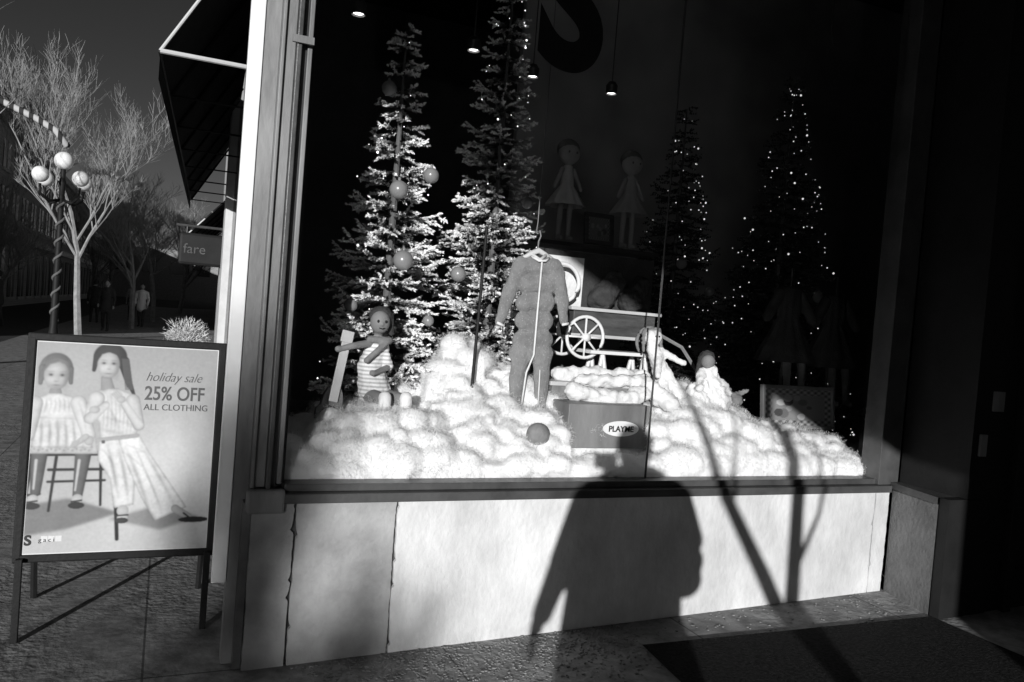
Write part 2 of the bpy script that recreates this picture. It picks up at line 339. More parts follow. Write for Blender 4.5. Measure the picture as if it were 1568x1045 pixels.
pl=[(-2.95,9.5),(-2.95,4.02),(.51,2.14),(.95,1.93),(.99,-.1),(16,-.1),(16,9.5)]
b=MB(); k=len(pl); b.v=[(x,-6.1,z) for x,z in pl]+[(x,-9.0,z) for x,z in pl]
b.f=[tuple(range(k)),tuple(range(2*k-1,k-1,-1))]+[(i,i+k,(i+1)%k+k,(i+1)%k) for i in range(k)]
b.obj("walls",CB,M_brickw)
b=MB()
for i in range(5):
    for z in (4.4,7): b.box(-1.2+i*3.3,.5+i*3.3,-6.09,-6.05,z,z+1.6)
b.obj("windows",CB,M_win)
# ------------------------------------------------------------ bare trees
def bare_tree(name,loc,h,spread,seed,mt,tr=.14,levels=5,low=.35,mult=4,lean=(0,0)):
    r=random.Random(seed); b=MB()
    def grow(p,d,L,rad,lev):
        n=3; pts=[p]; q=p; dd=d
        for i in range(n):
            dd=(dd+V((r.uniform(-1,1),r.uniform(-1,1),r.uniform(-.4,.8)))*.16).normalized(); q=q+dd*L/n; pts.append(q)
        rs=[rad*(1-.45*i/n) for i in range(n+1)]
        b.tube(pts,rs,6 if lev<2 else 3,cap=False)
        if lev>=levels: return
        m=mult if lev else mult+2
        for i in range(m):
            t=r.uniform(low if lev==0 else .25,1); s=min(int(t*n),n-1); a=pts[s].lerp(pts[s+1],t*n-s)
            ax=V((r.uniform(-1,1),r.uniform(-1,1),r.uniform(-.2,.5))).normalized()
            nd=(dd*.75+ax*spread+V((0,0,.22))).normalized()
            grow(a,nd,L*r.uniform(.5,.72),max(rs[s]*.5,.005),lev+1)
        grow(pts[-1],dd,L*.6,rs[-1]*.85,lev+1)
    grow(V((0,0,-.05)),V((lean[0],lean[1],1)).normalized(),h*.42,tr,0)
    return b.obj(name,None,mt,loc=loc)
bare_tree("bare_tree",(-2.2,21.6,0),8.6,.60,3,M_bark,.11,5,mult=4,low=.5)
bare_tree("bare_tree",(-4.75,10.0,0),7.4,.8,5,M_bark,.11,4,mult=3,lean=(.2,0))
bare_tree("bare_tree",(-5.6,30,0),6,.8,8,M_bark,.14,5,mult=4)
bare_tree("bare_tree",(-1.2,30,0),6.6,.75,11,M_bark,.12,5,mult=4)
bare_tree("bare_tree",(-.6,38,0),7.5,.9,12,M_bark,.14,5)
bare_tree("bare_tree",(-3.6,44,0),7.5,.9,13,M_bark,.15,5)
bare_tree("bare_tree",(-4.0,66,0),10,.9,14,M_bark,.2,5)
bare_tree("bare_tree",(.8,58,0),9,.9,15,M_bark,.2,5)
b=MB(); tx,ty=.60,-5.0
b.tube([(tx,ty,-.02),(tx-.02,ty,1.0),(tx-.06,ty,2.0),(tx-.1,ty+.05,3.2)],[.055,.05,.042,.015],8)
b.tube([(tx-.01,ty,.80),(tx-.25,ty,1.18),(tx-.55,ty,1.62),(tx-.8,ty,2.3)],[.05,.046,.036,.012],6)
b.tube([(tx-.01,ty,1.2),(tx+.12,ty,1.5),(tx+.2,ty,2.1)],[.02,.014,.006],6)
b.tube([(tx-.5,ty,1.55),(tx-.45,ty,2.0),(tx-.5,ty,2.5)],[.014,.01,.005],6)
b.obj("sapling_tree",None,M_barkd,True)
bare_tree("bare_tree",(-10.75,-20.5,0),5.6,.26,31,M_barkd,.10,5,low=.45,mult=4)
bare_tree("shadow_shrub",(-2.75,-3.45,0),.98,.95,41,M_barkd,.03,3,low=.2,mult=4)  # unseen shrubs here and below, added to cast branch shadows on the sidewalk
bare_tree("shadow_shrub",(-3.35,-3.3,0),1.0,.95,43,M_barkd,.03,3,low=.2,mult=4)
SH=empty("planter_shrub",(.36,11.6,0)); b=MB(); b.lathe([(.001,0),(.26,0),(.34,.6),(.36,.62),(.30,.62),(.28,.55)],(0,0,0),20); b.obj("planter",SH,M_barkd,True)
b=MB()
for i in range(3200):
    a=V((random.gauss(0,1),random.gauss(0,1),random.uniform(-.2,1.3))).normalized(); r0=random.uniform(.05,.34); p=V((0,0,.72))+a*r0+V((random.gauss(0,.05),random.gauss(0,.05),random.gauss(0,.05))); q=p+(a+V((random.gauss(0,.7),random.gauss(0,.7),random.gauss(0,.7))))*random.uniform(.02,.07)
    s=a.cross(V((random.random(),random.random(),random.random()))).normalized()*.008
    b.add([p-s,p+s,q],[(0,1,2)])
b.obj("foliage",SH,M_cream)
# ------------------------------------------------------------ street lamp + garland
SL=empty("street_lamp",(-2.2,16.1,0))
b=MB(); b.lathe([(.16,0),(.16,.25),(.1,.4),(.075,.6),(.06,2.5),(.055,3.6),(.08,3.65),(.05,3.75),(.05,3.95)],(0,0,0),14)
for i in range(4):
    t=math.pi/4+i*math.pi/2; c,s=math.cos(t),math.sin(t)
    b.tube([(0,0,3.3),(c*.3,s*.3,3.22),(c*.5,s*.5,3.35),(c*.52,s*.52,3.55)],.03,6)
b.obj("pole",SL,M_black,True)
b=MB(); b.sphere((0,0,4.12),.19,20,14)
for i in range(4):
    t=math.pi/4+i*math.pi/2; b.sphere((math.cos(t)*.52,math.sin(t)*.52,3.74),.165,20,14)
b.obj("globes",SL,M_globe,True)
b=MB(); pts=[(.07*math.cos(i*.6),.07*math.sin(i*.6),.7+i*.035) for i in range(75)]; b.tube(pts,.03,6); b.obj("wrapped_ribbon",SL,M_barkd,True)
b=MB(); b.tube([(.05,0,4.43),(-.2,.1,4.75),(-.6,.25,4.97),(-1.4,.6,5.32),(-3,1.2,5.6),(-5.5,2,5.3)],.07,8); b.obj("garland",SL,M_garland,True)
# ------------------------------------------------------------ people
def person(name,loc,rz,coat,legs,step=.15,voxel=.02,hair=M_clothd):
    e=empty(name,loc,rz)
    s=step
    blob("coat",[('c',(0,0,1.36),(0,0,1.0),.15,.15),('c',(-.12,0,1.38),(.12,0,1.38),.09,.09),('c',(0,0,1.05),(0,0,.78),.16,.19),
        ('c',(-.19,0,1.38),(-.25,-.02,1.1),.065,.05),('c',(-.25,-.02,1.1),(-.24,.1,.88),.05,.038),('c',(.19,0,1.38),(.25,-.04,1.1),.065,.05),('c',(.25,-.04,1.1),(.22,.12,.92),.05,.038)],e,coat,voxel)
    blob("trousers",[('c',(-.09,0,.9),(-.1,s*.6,.48),.095,.065),('c',(-.1,s*.6,.48),(-.1,s*.8,.08),.065,.045),('c',(.09,0,.9),(.1,-s*.4,.48),.095,.065),('c',(.1,-s*.4,.48),(.1,-s,.1),.065,.045),
        ('c',(-.1,s*.8,.05),(-.1,s*.8+.16,.035),.045,.035),('c',(.1,-s,.06),(.1,-s+.16,.035),.045,.035)],e,legs,voxel)
    blob("head",[('s',(0,.01,1.62),(.078,.095,.115)),('c',(0,0,1.42),(0,0,1.55),.055,.055),('s',(0,.1,1.6),(.014,.02,.02)),('s',(-.08,0,1.6),(.012,.02,.03)),('s',(.08,0,1.6),(.012,.02,.03)),
        ('s',(-.24,.12,.82),(.035,.04,.07)),('s',(.22,.14,.86),(.035,.04,.07))],e,M_skin,voxel*.6)
    b=MB(); b.sphere((0,-.018,1.655),(.09,.098,.11),14,10); b.obj("hair",e,hair,True)
    return e
person("pedestrian",(-.94,31.9,0),2.9,M_whitep,M_clothd)
person("pedestrian",(-1.9,27,0),3.0,M_clothd,M_clothd)
person("pedestrian",(-2.7,33,0),.2,M_clothd,M_clothd)
person("pedestrian",(-4.9,26,0),1.5,M_clothd,M_clothd)
person("pedestrian",(-5.6,27,0),.2,M_clothd,M_clothd)
person("pedestrian",(-1.5,38,0),.2,M_clothm,M_clothd)
PH=empty("photographer",(.17,-3.74,0),0)
blob("coat",[('c',(-.04,0,1.34),(-.04,0,1.05),.21,.22),('c',(.06,0,1.34),(.06,0,1.05),.21,.22),('c',(-.22,0,1.38),(.22,0,1.38),.10,.10),('c',(0,0,1.5),(0,0,1.4),.08,.12),
  ('c',(-.10,0,1.1),(-.12,0,.55),.2,.23),('c',(.10,0,1.1),(.12,0,.55),.2,.23),
  ('c',(-.26,0,1.37),(-.37,.0,1.08),.085,.07),('c',(-.37,.0,1.08),(-.44,.05,.80),.065,.05),
  ('c',(.27,0,1.36),(.39,.03,1.14),.085,.075),('c',(.39,.03,1.14),(.30,.14,1.3),.07,.055),('c',(.30,.14,1.3),(.0,.16,1.48),.055,.045)],PH,M_clothd,.018)
blob("trousers",[('c',(-.11,0,.8),(-.13,0,.45),.12,.085),('c',(-.13,0,.45),(-.13,-.03,.09),.085,.06),('c',(.11,0,.8),(.14,0,.45),.12,.085),('c',(.14,0,.45),(.15,-.02,.09),.085,.06),
  ('c',(-.13,-.02,.05),(-.15,.16,.035),.05,.04),('c',(.15,-.02,.05),(.18,.16,.035),.05,.04)],PH,M_clothd,.018)
hp=[('s',(0,.0,1.62),(.085,.1,.125)),('c',(0,-.02,1.42),(0,-.01,1.55),.06,.06),('s',(0,.1,1.60),(.015,.02,.022)),('s',(-.088,-.01,1.61),(.012,.02,.03)),('s',(.088,-.01,1.61),(.012,.02,.03)),('s',(0,.08,1.55),(.03,.015,.01))]
for hx,hy,hz,sg in ((-.455,.06,.75,-1),(-.06,.17,1.52,1)):
    hp.append(('s',(hx,hy,hz),(.03,.04,.045)))
    for f in range(4):
        if sg<0: hp+= [('c',(hx-.015,hy-.03+.02*f,hz-.03),(hx-.01,hy-.028+.02*f,hz-.085+abs(f-1.5)*.008),.01,.009)]
        else: hp+= [('c',(hx,hy+.02,hz-.03+.02*f),(hx-.06+abs(f-1.5)*.008,hy+.03,hz-.025+.018*f),.01,.009)]
    hp.append(('c',(hx,hy+.03,hz-.01),(hx+.02*sg*-1,hy+.06,hz-.05*(sg<0)+.0),.012,.01))
blob("head_and_hands",hp,PH,M_skin,.009,2)
b=MB(); b.sphere((0,-.02,1.66),(.098,.108,.115),16,12); b.obj("hair",PH,M_clothd,True)
blob("shoulder_bag",[('c',(.33,-.05,1.05),(.35,.1,1.05),.1,.1),('c',(.33,-.05,.95),(.36,.1,.95),.10,.10),('c',(-.1,0,1.47),(.33,0,1.1),.015,.015)],PH,M_clothd,.015)
b=MB(); b.box(-.14,-.03,.13,.19,1.50,1.575); b.obj("hand_camera",PH,M_black,bevel=.006)
# ------------------------------------------------------------ A-frame sign with printed poster
AS=empty("a_frame_sign",(-.135,.49,0))
lean=math.atan2(.07,1.0)
face=empty("face",(0,0,.335)); face.parent=AS; face.rotation_euler=(-lean,0,0)
Wd,Ht=.81,.99
b=MB(); fw=.034
b.box(-Wd/2,Wd/2,-.012,.02,0,fw); b.box(-Wd/2,Wd/2,-.012,.02,Ht-fw,Ht); b.box(-Wd/2,-Wd/2+fw,-.0125,.0205,fw*.5,Ht-fw*.5); b.box(Wd/2-fw,Wd/2,-.0125,.0205,fw*.5,Ht-fw*.5)
b.obj("frame",face,M_black,bevel=.006)
b=MB(); b.box(-Wd/2+.02,Wd/2-.02,.004,.012,.02,Ht-.02); b.obj("backing_board",face,M_black)
b=MB()
for s in (-1,1):
    x=s*(Wd/2-.03); b.box(x-.014,x+.014,-.045,-.02,.0,.36); 
b.obj("front_legs",AS,M_black,bevel=.003)
b=MB()
for s in (-1,1):
    x=s*(Wd/2-.03); b.tube([(x,.10,1.30),(x,.52,.0)],.016,6)
b.tube([(-Wd/2+.03,.42,.30),(Wd/2-.03,.42,.30)],.014,6); b.obj("rear_legs",AS,M_blackg)
W,H=278,340
Y,X=np.mgrid[0:H,0:W].astype(float)
img=.28+.14*(Y/H)+.16*np.clip((X/W-.2),0,1)*np.clip(Y/H+.15,0,1)
img+= .30*np.exp(-(((X-225)/80)**2+((Y-215)/85)**2))+.06*np.exp(-(((X-60)/60)**2+((Y-50)/60)**2))
def smooth(a,k):
    for _ in range(k):
        a=(a+np.roll(a,1,0)+np.roll(a,-1,0)+np.roll(a,1,1)+np.roll(a,-1,1))/5
    return a
rn=smooth(np.random.rand(H,W),40); rn=(rn-rn.mean())/rn.std(); rf=smooth(np.random.rand(H,W),4); rf=(rf-rf.mean())/rf.std()
def put(mask,val): 
    global img; img=img*(1-mask)+val*mask
def ell(cx,cy,rx,ry,val,sh=.25,sf=.08,ang=0):
    c,s=math.cos(ang),math.sin(ang); dx=(X-cx);dy=(Y-cy); a=(dx*c+dy*s)/rx; e=(-dx*s+dy*c)/ry
    r=np.sqrt(a*a+e*e); m=np.clip((1-r)/sf+.5,0,1); put(m,val*(1-sh*np.clip(r,0,1)**2.5-sh*.35*a))
def soft(cx,cy,rx,ry,k):
    """soft multiply (k<0 darkens, k>0 lightens) used for modelling faces"""
    global img; img=img*(1+k*np.exp(-((X-cx)/rx)**2-((Y-cy)/ry)**2))
def cap(x0,y0,x1,y1,r0,r1,val,sh=.3,fold=0):
    dx,dy=x1-x0,y1-y0; L2=dx*dx+dy*dy; t=np.clip(((X-x0)*dx+(Y-y0)*dy)/L2,0,1); r=r0+(r1-r0)*t
    dd=np.hypot(X-x0-t*dx,Y-y0-t*dy); sd=((X-x0)*dy-(Y-y0)*dx)/math.sqrt(L2)/np.maximum(r,1)
    m=np.clip((r-dd)+.5,0,1); put(m,val*(1-sh*np.clip(dd/r,0,1)**2.5-sh*.25*sd+fold*rn))
def crease(x0,y0,x1,y1,w,k):
    """soft dark fold multiplied onto the cloth"""
    global img
    dx,dy=x1-x0,y1-y0; L2=dx*dx+dy*dy; t=np.clip(((X-x0)*dx+(Y-y0)*dy)/L2,0,1)
    dd=np.hypot(X-x0-t*dx-2*np.sin(t*3),Y-y0-t*dy); img=img*(1-k*np.exp(-(dd/w)**2)*np.sin(np.pi*np.clip(t*.9+.08,0,1)))
def poly(pts,val,fold=.05,sf=1,edge=.6):
    m=np.zeros((H,W)); n=len(pts)
    for i in range(n):
        x0,y0=pts[i];x1,y1=pts[(i+1)%n]
        c=((y0>Y)!=(y1>Y))&(X<(x1-x0)*(Y-y0)/((y1-y0) if y1!=y0 else 1e-6)+x0); m=np.where(c,1-m,m)
    e=smooth(m,16); m=smooth(m,sf)
    put(m,val*(1-edge*(1-np.clip(e*1.5-.5,0,1))+fold*rn+fold*.3*rf))
poly([(-5,262),(60,250),(140,275),(60,300),(-5,310)],.17,.02,10,0)
poly([(120,285),(200,262),(262,285),(200,305)],.26,.02,12,0)
for a in [(6,182,-6,318,3,3),(124,180,136,318,3.5,3),(40,185,34,270,2.5,2),(104,182,108,262,2.5,2)]: cap(*a,.02,.1)
for a in [(30,205,112,204,2.3,2.3),(30,224,112,222,2,2),(2,245,20,243,2,2)]: cap(*a,.025,.1)
cap(0,180,126,178,4,4,.02,.1)
for a in [(16,176,14,240,12,7.5),(78,180,74,245,12,7.5)]: cap(*a,.11,.6,.04); 
cap(12,190,11,235,2.2,1.4,.42,.2); cap(73,190,70,238,2.2,1.4,.42,.2)
for cx in (11,74): ell(cx,252,8,8,.42); ell(cx-1,262,12,5.5,.03,.1); cap(cx-8,256,cx+6,254,1.4,1.4,.03,.1)
# left girl: hair mass, neck, dress, face
ell(31,44,24,25,.17,.4); cap(12,44,10,68,6,3,.15,.4); cap(51,44,53,66,5,3,.13,.4)
for k_ in range(12): crease(31+(k_-6)*2,19,31+(k_-6)*4.3,60,1.0,.3)
ell(32,82,9,10,.26)
poly([(-6,150),(94,150),(100,180),(-6,180)],.44,.04,1,.5)
poly([(8,92),(22,84),(42,84),(62,90),(78,112),(84,150),(92,170),(-4,170),(-2,140),(0,110)],.56,.05,1,.55)
for q in range(8): crease(4+q*11,125,2+q*12.5,178,2.6,.4)
for q in range(9): crease(14+q*6,90,10+q*7,116,1.3,.25)
crease(2,122,80,124,2,.3)
cap(66,98,84,148,12,10,.56,.45,.03); crease(66,96,80,146,2,.25); cap(4,100,-2,150,12,10,.48,.4,.03); ell(85,158,7,8,.40); cap(80,152,66,164,5,4,.40)
for k_ in range(4): cap(70-k_,158+k_*2.6,62-k_,161+k_*2.6,1.5,1.3,.38,.3)
for xx in range(2,90,6): soft(xx,172+(xx%4),1.8,1.8,-.4)
ell(32,54,18,24,.40,.42,.14); soft(22,63,7,7,.16); soft(41,63,7,7,.10); soft(31,44,12,6,.12)
poly([(13,50),(17,34),(32,27),(47,33),(52,50),(44,37),(34,33),(22,38)],.15,.03,2,0)
for ex_ in (24,40): soft(ex_,54,5.2,3.4,-.35); soft(ex_,54.3,2.6,1.9,-.8); soft(ex_,49,5,1.2,-.2)
soft(35,60,2,5,-.12); soft(32,64.5,3.4,1.3,-.32); soft(32,70.5,5.6,1.5,-.45); soft(32,74,4,1.2,-.12); soft(46,60,4,16,-.2)
# right girl
ell(108,21,25,22,.045,.3); cap(128,28,139,66,9,5,.04,.3); cap(138,62,148,84,5,2,.04,.3); cap(88,20,85,44,5,3,.045,.3)
for k_ in range(6): cap(126+k_*2,24,134+k_*2,74,.6,.6,.10,0)
cap(104,58,108,78,8,11,.28)
poly([(100,154),(140,150),(156,150),(156,190),(158,262),(128,268),(120,220),(100,190)],.62,.04,1,.7)
crease(112,165,134,255,3,.45); crease(128,165,150,262,3,.4); crease(105,172,125,200,2,.3)
poly([(128,156),(158,146),(176,176),(240,268),(192,290),(168,250),(140,190)],.70,.04,1,.65)
for a in [(140,168,184,280,3.4,.42),(152,165,202,278,2,.25),(162,165,222,268,3,.35),(168,200,205,282,2,.2),(136,176,166,200,2,.3),(142,165,172,178,1.8,.25)]: crease(*a)
poly([(84,84),(96,76),(120,72),(146,82),(156,112),(156,146),(140,154),(102,158),(98,128),(84,118)],.54,.04,1,.55)
for k_ in range(9): crease(101+k_*6,84,103+k_*6,150,1.2,.22)
crease(104,120,150,132,2.5,.25); crease(108,100,128,140,2.5,.25); crease(100,140,150,150,3,.25)
cap(98,157,156,149,3.4,3.4,.34,.1); ell(106,160,3,3,.1)
cap(92,90,84,122,12,9,.54,.45,.03); cap(84,122,106,100,9,6,.50,.4); ell(90,108,8,6,.42); 
cap(146,92,157,132,11,9,.50,.45,.03); cap(157,132,134,98,8,6,.52,.4); ell(128,90,7,6,.42); 
for k_ in range(4): cap(122+k_*2,88-k_*2,115+k_*2.4,82-k_*2.2,1.9,1.5,.42,.3)
ell(106,34,16.5,22.5,.44,.40,.14,-.08); soft(98,41,6,7,.14); soft(114,42,6,6,.08)
poly([(88,32),(90,14),(104,6),(120,10),(126,30),(118,18),(106,14),(96,18)],.045,0,1,0)
for ex_ in (99,113.5): soft(ex_,32,5,3.2,-.35); soft(ex_,32.2,2.6,1.8,-.85); soft(ex_,27.2,5,1.1,-.3)
soft(109,38,2,5,-.12); soft(106.5,41.5,3.2,1.3,-.32); soft(106.5,48.5,6,1.7,-.5); soft(106.5,47.6,4,.8,.5); soft(119,40,4,14,-.22); soft(106,56,7,1.6,-.2)
ell(142,272,9,9,.44); ell(142,284,8,8,.5); ell(141,288,10,5,.05); cap(133,280,150,279,1.4,1.4,.04,0)
cap(222,270,244,284,6.5,5.5,.44,.3); ell(252,289,24,5,.02,.1); cap(236,278,246,286,1.5,1.5,.03,0)
img=smooth(img,1)
for i,xx in enumerate((27,37,47)): poly([(xx,310),(xx+8.5,310),(xx+8.5,319),(xx,319)],.6,0,0,0)
img=img*(1+.02*rf)
img[:3,:]=.65; img[-3:,:]=.65; img[:,:3]=.65; img[:,-3:]=.65
img=np.clip(img,.015,.8)
pw,ph=Wd-2*fw+.006,Ht-2*fw+.006
me=bpy.data.meshes.new("poster")
xs=(X/(W-1)-.5)*pw; zs=fw-.003+(1-Y/(H-1))*ph
co_=np.stack([xs.ravel(),np.full(W*H,-.003),zs.ravel()],1)
idx=np.arange(W*H).reshape(H,W); fc=np.stack([idx[:-1,:-1],idx[1:,:-1],idx[1:,1:],idx[:-1,1:]],-1).reshape(-1,4)
def npmesh(me,co_,fc):
    n=fc.shape[1]; me.vertices.add(len(co_)); me.vertices.foreach_set("co",co_.astype(np.float32).ravel())
    me.loops.add(fc.size); me.loops.foreach_set("vertex_index",fc.astype(np.int32).ravel())
    me.polygons.add(len(fc)); me.polygons.foreach_set("loop_start",np.arange(0,fc.size,n,dtype=np.int32)); me.update(); me.validate()
npmesh(me,co_,fc)
def setcol(me,v):
    ca=me.color_attributes.new("Col","FLOAT_COLOR","POINT"); v=np.asarray(v).ravel(); ca.data.foreach_set("color",np.stack([v,v,v,np.ones_like(v)],1).astype(np.float32).ravel())
setcol(me,img)
obj("poster",me,face,M_attr)
M_ink=mat("printed_ink",.09,rough=.5); M_inkb=mat("printed_black",.02,rough=.5)
text("print_holiday_sale","holiday sale",face,M_ink,(.065,-.005,.80),.060,ext=.0005,shear=.4,sx=.85,off=-.0008)
text("print_25_off","25% OFF",face,M_ink,(.065,-.005,.715),.088,ext=.0005,off=.0012,sx=.78)
text("print_all_clothing","ALL CLOTHING",face,M_ink,(.065,-.005,.668),.040,ext=.0005,sx=.97)
text("print_logo","S",face,M_inkb,(-.366,-.005,.075),.06,ext=.0005,off=.002); text("print_logo_2","g a c i",face,M_ink,(-.312,-.005,.087),.026,ext=.0005)
# ------------------------------------------------------------ Christmas trees
def fir(name,x,y,zb,zt,R,seed,flock,lights,balls=(),dens=1.0,power=.85,wn=.007,bulb=M_bulb,br_=1.0):
    rs=np.random.RandomState(seed); e=empty(name,(x,y,0))
    Hh=zt-zb; P0=[];P1=[];COL=[]
    nl=int(Hh*10.5)
    for i in range(nl):
        t=(i+.5)/nl; z=zb+Hh*t; nb=int(5+5*(1-t)); ph0=rs.rand()*6.28
        for k in range(nb):
            a=ph0+6.283*k/nb+rs.uniform(-.35,.35); L=R*((1-t)**power)*rs.uniform(.6,1.15)+.03
            droop=rs.uniform(-.45,-.05); d=np.array([math.cos(a),math.sin(a),droop]); s=np.array([-math.sin(a),math.cos(a),0])
            p=np.array([0,0,z+rs.uniform(-.04,.04)]); n=max(3,int(L/.038))
            br=rs.uniform(.4,1.2); cu=rs.uniform(.15,.6)
            segs=[(p,d,L,0)]
            for j in range(1,n):
                f=j/n
                sg=1 if j%2 else -1
                dd=d*.8+s*sg*rs.uniform(.45,.85)+np.array([0,0,rs.uniform(-.1,.25)]); segs.append((p+d*L*f+np.array([0,0,cu*L*f*f]),dd,L*(1-f)*.4+.045,f))
            for (q,dd,l,f0) in segs:
                m=max(2,int(l/.010*dens)); dd=dd/np.linalg.norm(dd); sbr=rs.uniform(.6,1.2)
                for j in range(m):
                    f=(j+1)/m; c=q+dd*l*f+(np.array([0,0,cu*L*f*f]) if f0==0 else 0)
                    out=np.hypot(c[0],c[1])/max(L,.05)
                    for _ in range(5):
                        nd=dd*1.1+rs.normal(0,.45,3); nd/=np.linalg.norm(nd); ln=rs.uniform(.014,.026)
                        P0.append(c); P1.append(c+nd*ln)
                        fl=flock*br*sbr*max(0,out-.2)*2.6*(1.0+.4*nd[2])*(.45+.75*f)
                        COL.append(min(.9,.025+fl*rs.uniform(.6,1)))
    P0=np.array(P0);P1=np.array(P1);COL=np.array(COL); n=len(P0)
    dv=P1-P0; sd=np.cross(dv,rs.normal(0,1,(n,3))); sd/=np.linalg.norm(sd,axis=1)[:,None]+1e-9; sd*=wn/2
    mid=P0+dv*.45
    co_=np.stack([P0,mid+sd,P1,mid-sd],1).reshape(-1,3); fc=np.arange(4*n).reshape(-1,4)
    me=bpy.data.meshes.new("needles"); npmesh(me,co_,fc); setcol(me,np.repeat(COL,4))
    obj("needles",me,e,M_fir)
    b=MB(); b.tube([(0,0,zb-.5),(0,0,zb+Hh*.5),(0,0,zt-.03)],[.03,.02,.005],8); b.obj("trunk",e,M_barkd)
    if lights:
        b=MB()
        for i in range(lights):
            t=rs.rand()**1.1*.97; z=zb+Hh*t; a=rs.uniform(math.pi,2*math.pi) if rs.rand()<.8 else rs.rand()*6.28; r=R*((1-t)**power)*rs.uniform(.8,1.08)+.02
            rr=rs.choice([.003,.0045,.007],p=[.6,.32,.08])*br_; b.sphere((r*math.cos(a),r*math.sin(a),z),rr,6,4)
        b.obj("fairy_lights",e,bulb)
    if balls:
        b=MB()
        for (bx,by,bz,r) in balls:
            b.sphere((bx-x,by-y,bz),r,20,14); b.lathe([(.008,0),(.008,.015),(.001,.02)],(bx-x,by-y,bz+r-.003),8)
        b.obj("ornaments",e,M_orn,True)
    return e
fir("christmas_tree",1.12,.95,1.05,3.11,.40,1,1.1,22,[(1.05,.60,2.16,.048),(1.09,.56,1.80,.052),(1.24,.68,2.27,.042),(1.02,.85,2.73,.04),(.88,.75,1.55,.035),(1.28,.66,1.5,.03)],1.0,wn=.010)
fir("christmas_tree",1.87,1.3,1.10,3.78,.42,2,1.0,60,[(1.54,.98,1.78,.045),(1.95,1.0,2.25,.035)],1.0,wn=.010)
fir("christmas_tree",4.0,2.4,1.0,3.5,.50,3,.02,110,[(3.8,2.0,2.1,.045),(4.1,2.0,1.9,.045)],.6,wn=.012,bulb=M_bulbf,br_=1.2)
fir("christmas_tree",4.62,1.8,.80,3.70,.68,4,.02,180,[(4.3,1.4,1.55,.05),(4.2,1.3,1.1,.05),(4.6,1.3,1.9,.045)],.6,wn=.012,bulb=M_bulbf,br_=1.2)
# ------------------------------------------------------------ cotton snow
def ztop(x,y):
    pr=np.interp(x,[.5,.72,1.03,1.3,1.47,1.7,2.0,2.4,2.94,3.44,3.9,4.2],[.88,.98,1.07,1.02,1.04,1.03,1.06,.98,1.10,.99,.95,.90])
    f=min(1,max(0,(y-.10)/.26)); z=.80+(pr-.80)*f**.8
    z+= .33*math.exp(-((x-1.44)/.19)**2-((y-.72)/.2)**2)+.25*math.exp(-((x-1.75)/.25)**2-((y-.75)/.2)**2)+.15*math.exp(-((x-3.0)/.3)**2-((y-.7)/.2)**2)
    return z
b=MB()
for i in range(400):
    x=random.uniform(.55,4.0); y=.13+random.random()**1.3*.75
    r=random.uniform(.035,.09)
    if 1.98<x<2.53 and y<.42: 
        if y>.22: continue
        z=.80
    else: z=ztop(x,y)-r*.62+random.uniform(-.02,.02)
    y=max(y,.085+r*1.1)
    b.sphere((x,y,z),(r*random.uniform(.9,1.5),r*random.uniform(.85,1.1),r*random.uniform(.7,1.0)),14,10)
for i in range(36):
    for j in range(9):
        x=.56+i*.097;y=.17+j*.09
        if 1.95<x<2.58 and .2<y<.42: continue
        h=ztop(x,y)-.05; b.box(x-.06,x+.06,y-.05 if j else .12,y+.06,.747,max(.76,h))
CT=empty("cotton_snow")
o=b.obj("batting",CT,M_cotton,True)
r=o.modifiers.new("r","REMESH"); r.mode='VOXEL'; r.voxel_size=.011; r.use_smooth_shade=True
s=o.modifiers.new("s","SMOOTH"); s.iterations=9; s.factor=.5
for nm,sc_,st in (("fluff",.16,.04),("fluff_fine",.03,.008)):
    t=bpy.data.textures.new(nm,"CLOUDS"); t.noise_scale=sc_; t.noise_depth=1
    dd=o.modifiers.new(nm,"DISPLACE"); dd.texture=t; dd.strength=st; dd.mid_level=.5; dd.texture_coords='GLOBAL'
bpy.context.view_layer.update()
ev=o.evaluated_get(bpy.context.evaluated_depsgraph_get()); em=ev.to_mesh()
nv=len(em.vertices); cv=np.zeros(nv*3,np.float32); em.vertices.foreach_get("co",cv); cv=cv.reshape(-1,3)
nn=np.zeros(nv*3,np.float32); em.vertices.foreach_get("normal",nn); nn=nn.reshape(-1,3); ev.to_mesh_clear()
ok=(cv[:,2]>.78)&((nn[:,1]<.3)); ids=np.where(ok)[0]; rs=np.random.RandomState(3); NF=120000
ids=rs.choice(ids,NF); p=cv[ids]+rs.normal(0,.004,(NF,3)); n_=nn[ids]
dr=rs.normal(0,1,(NF,3)); dr-= (dr*n_).sum(1)[:,None]*n_*.6; dr/=np.linalg.norm(dr,axis=1)[:,None]
ln=rs.uniform(.010,.040,NF)[:,None]; m_=p+dr*ln*.5+n_*ln*.38; q=p+dr*ln+n_*ln*.22
sd_=np.cross(dr,n_+rs.normal(0,.3,(NF,3))); sd_/=np.linalg.norm(sd_,axis=1)[:,None]; sd_*=.0007
co_=np.stack([p,m_+sd_,q,m_-sd_],1).reshape(-1,3); me=bpy.data.meshes.new("fibres"); npmesh(me,co_,np.arange(4*NF).reshape(-1,4)); obj("loose_fibres",me,CT,M_fib)
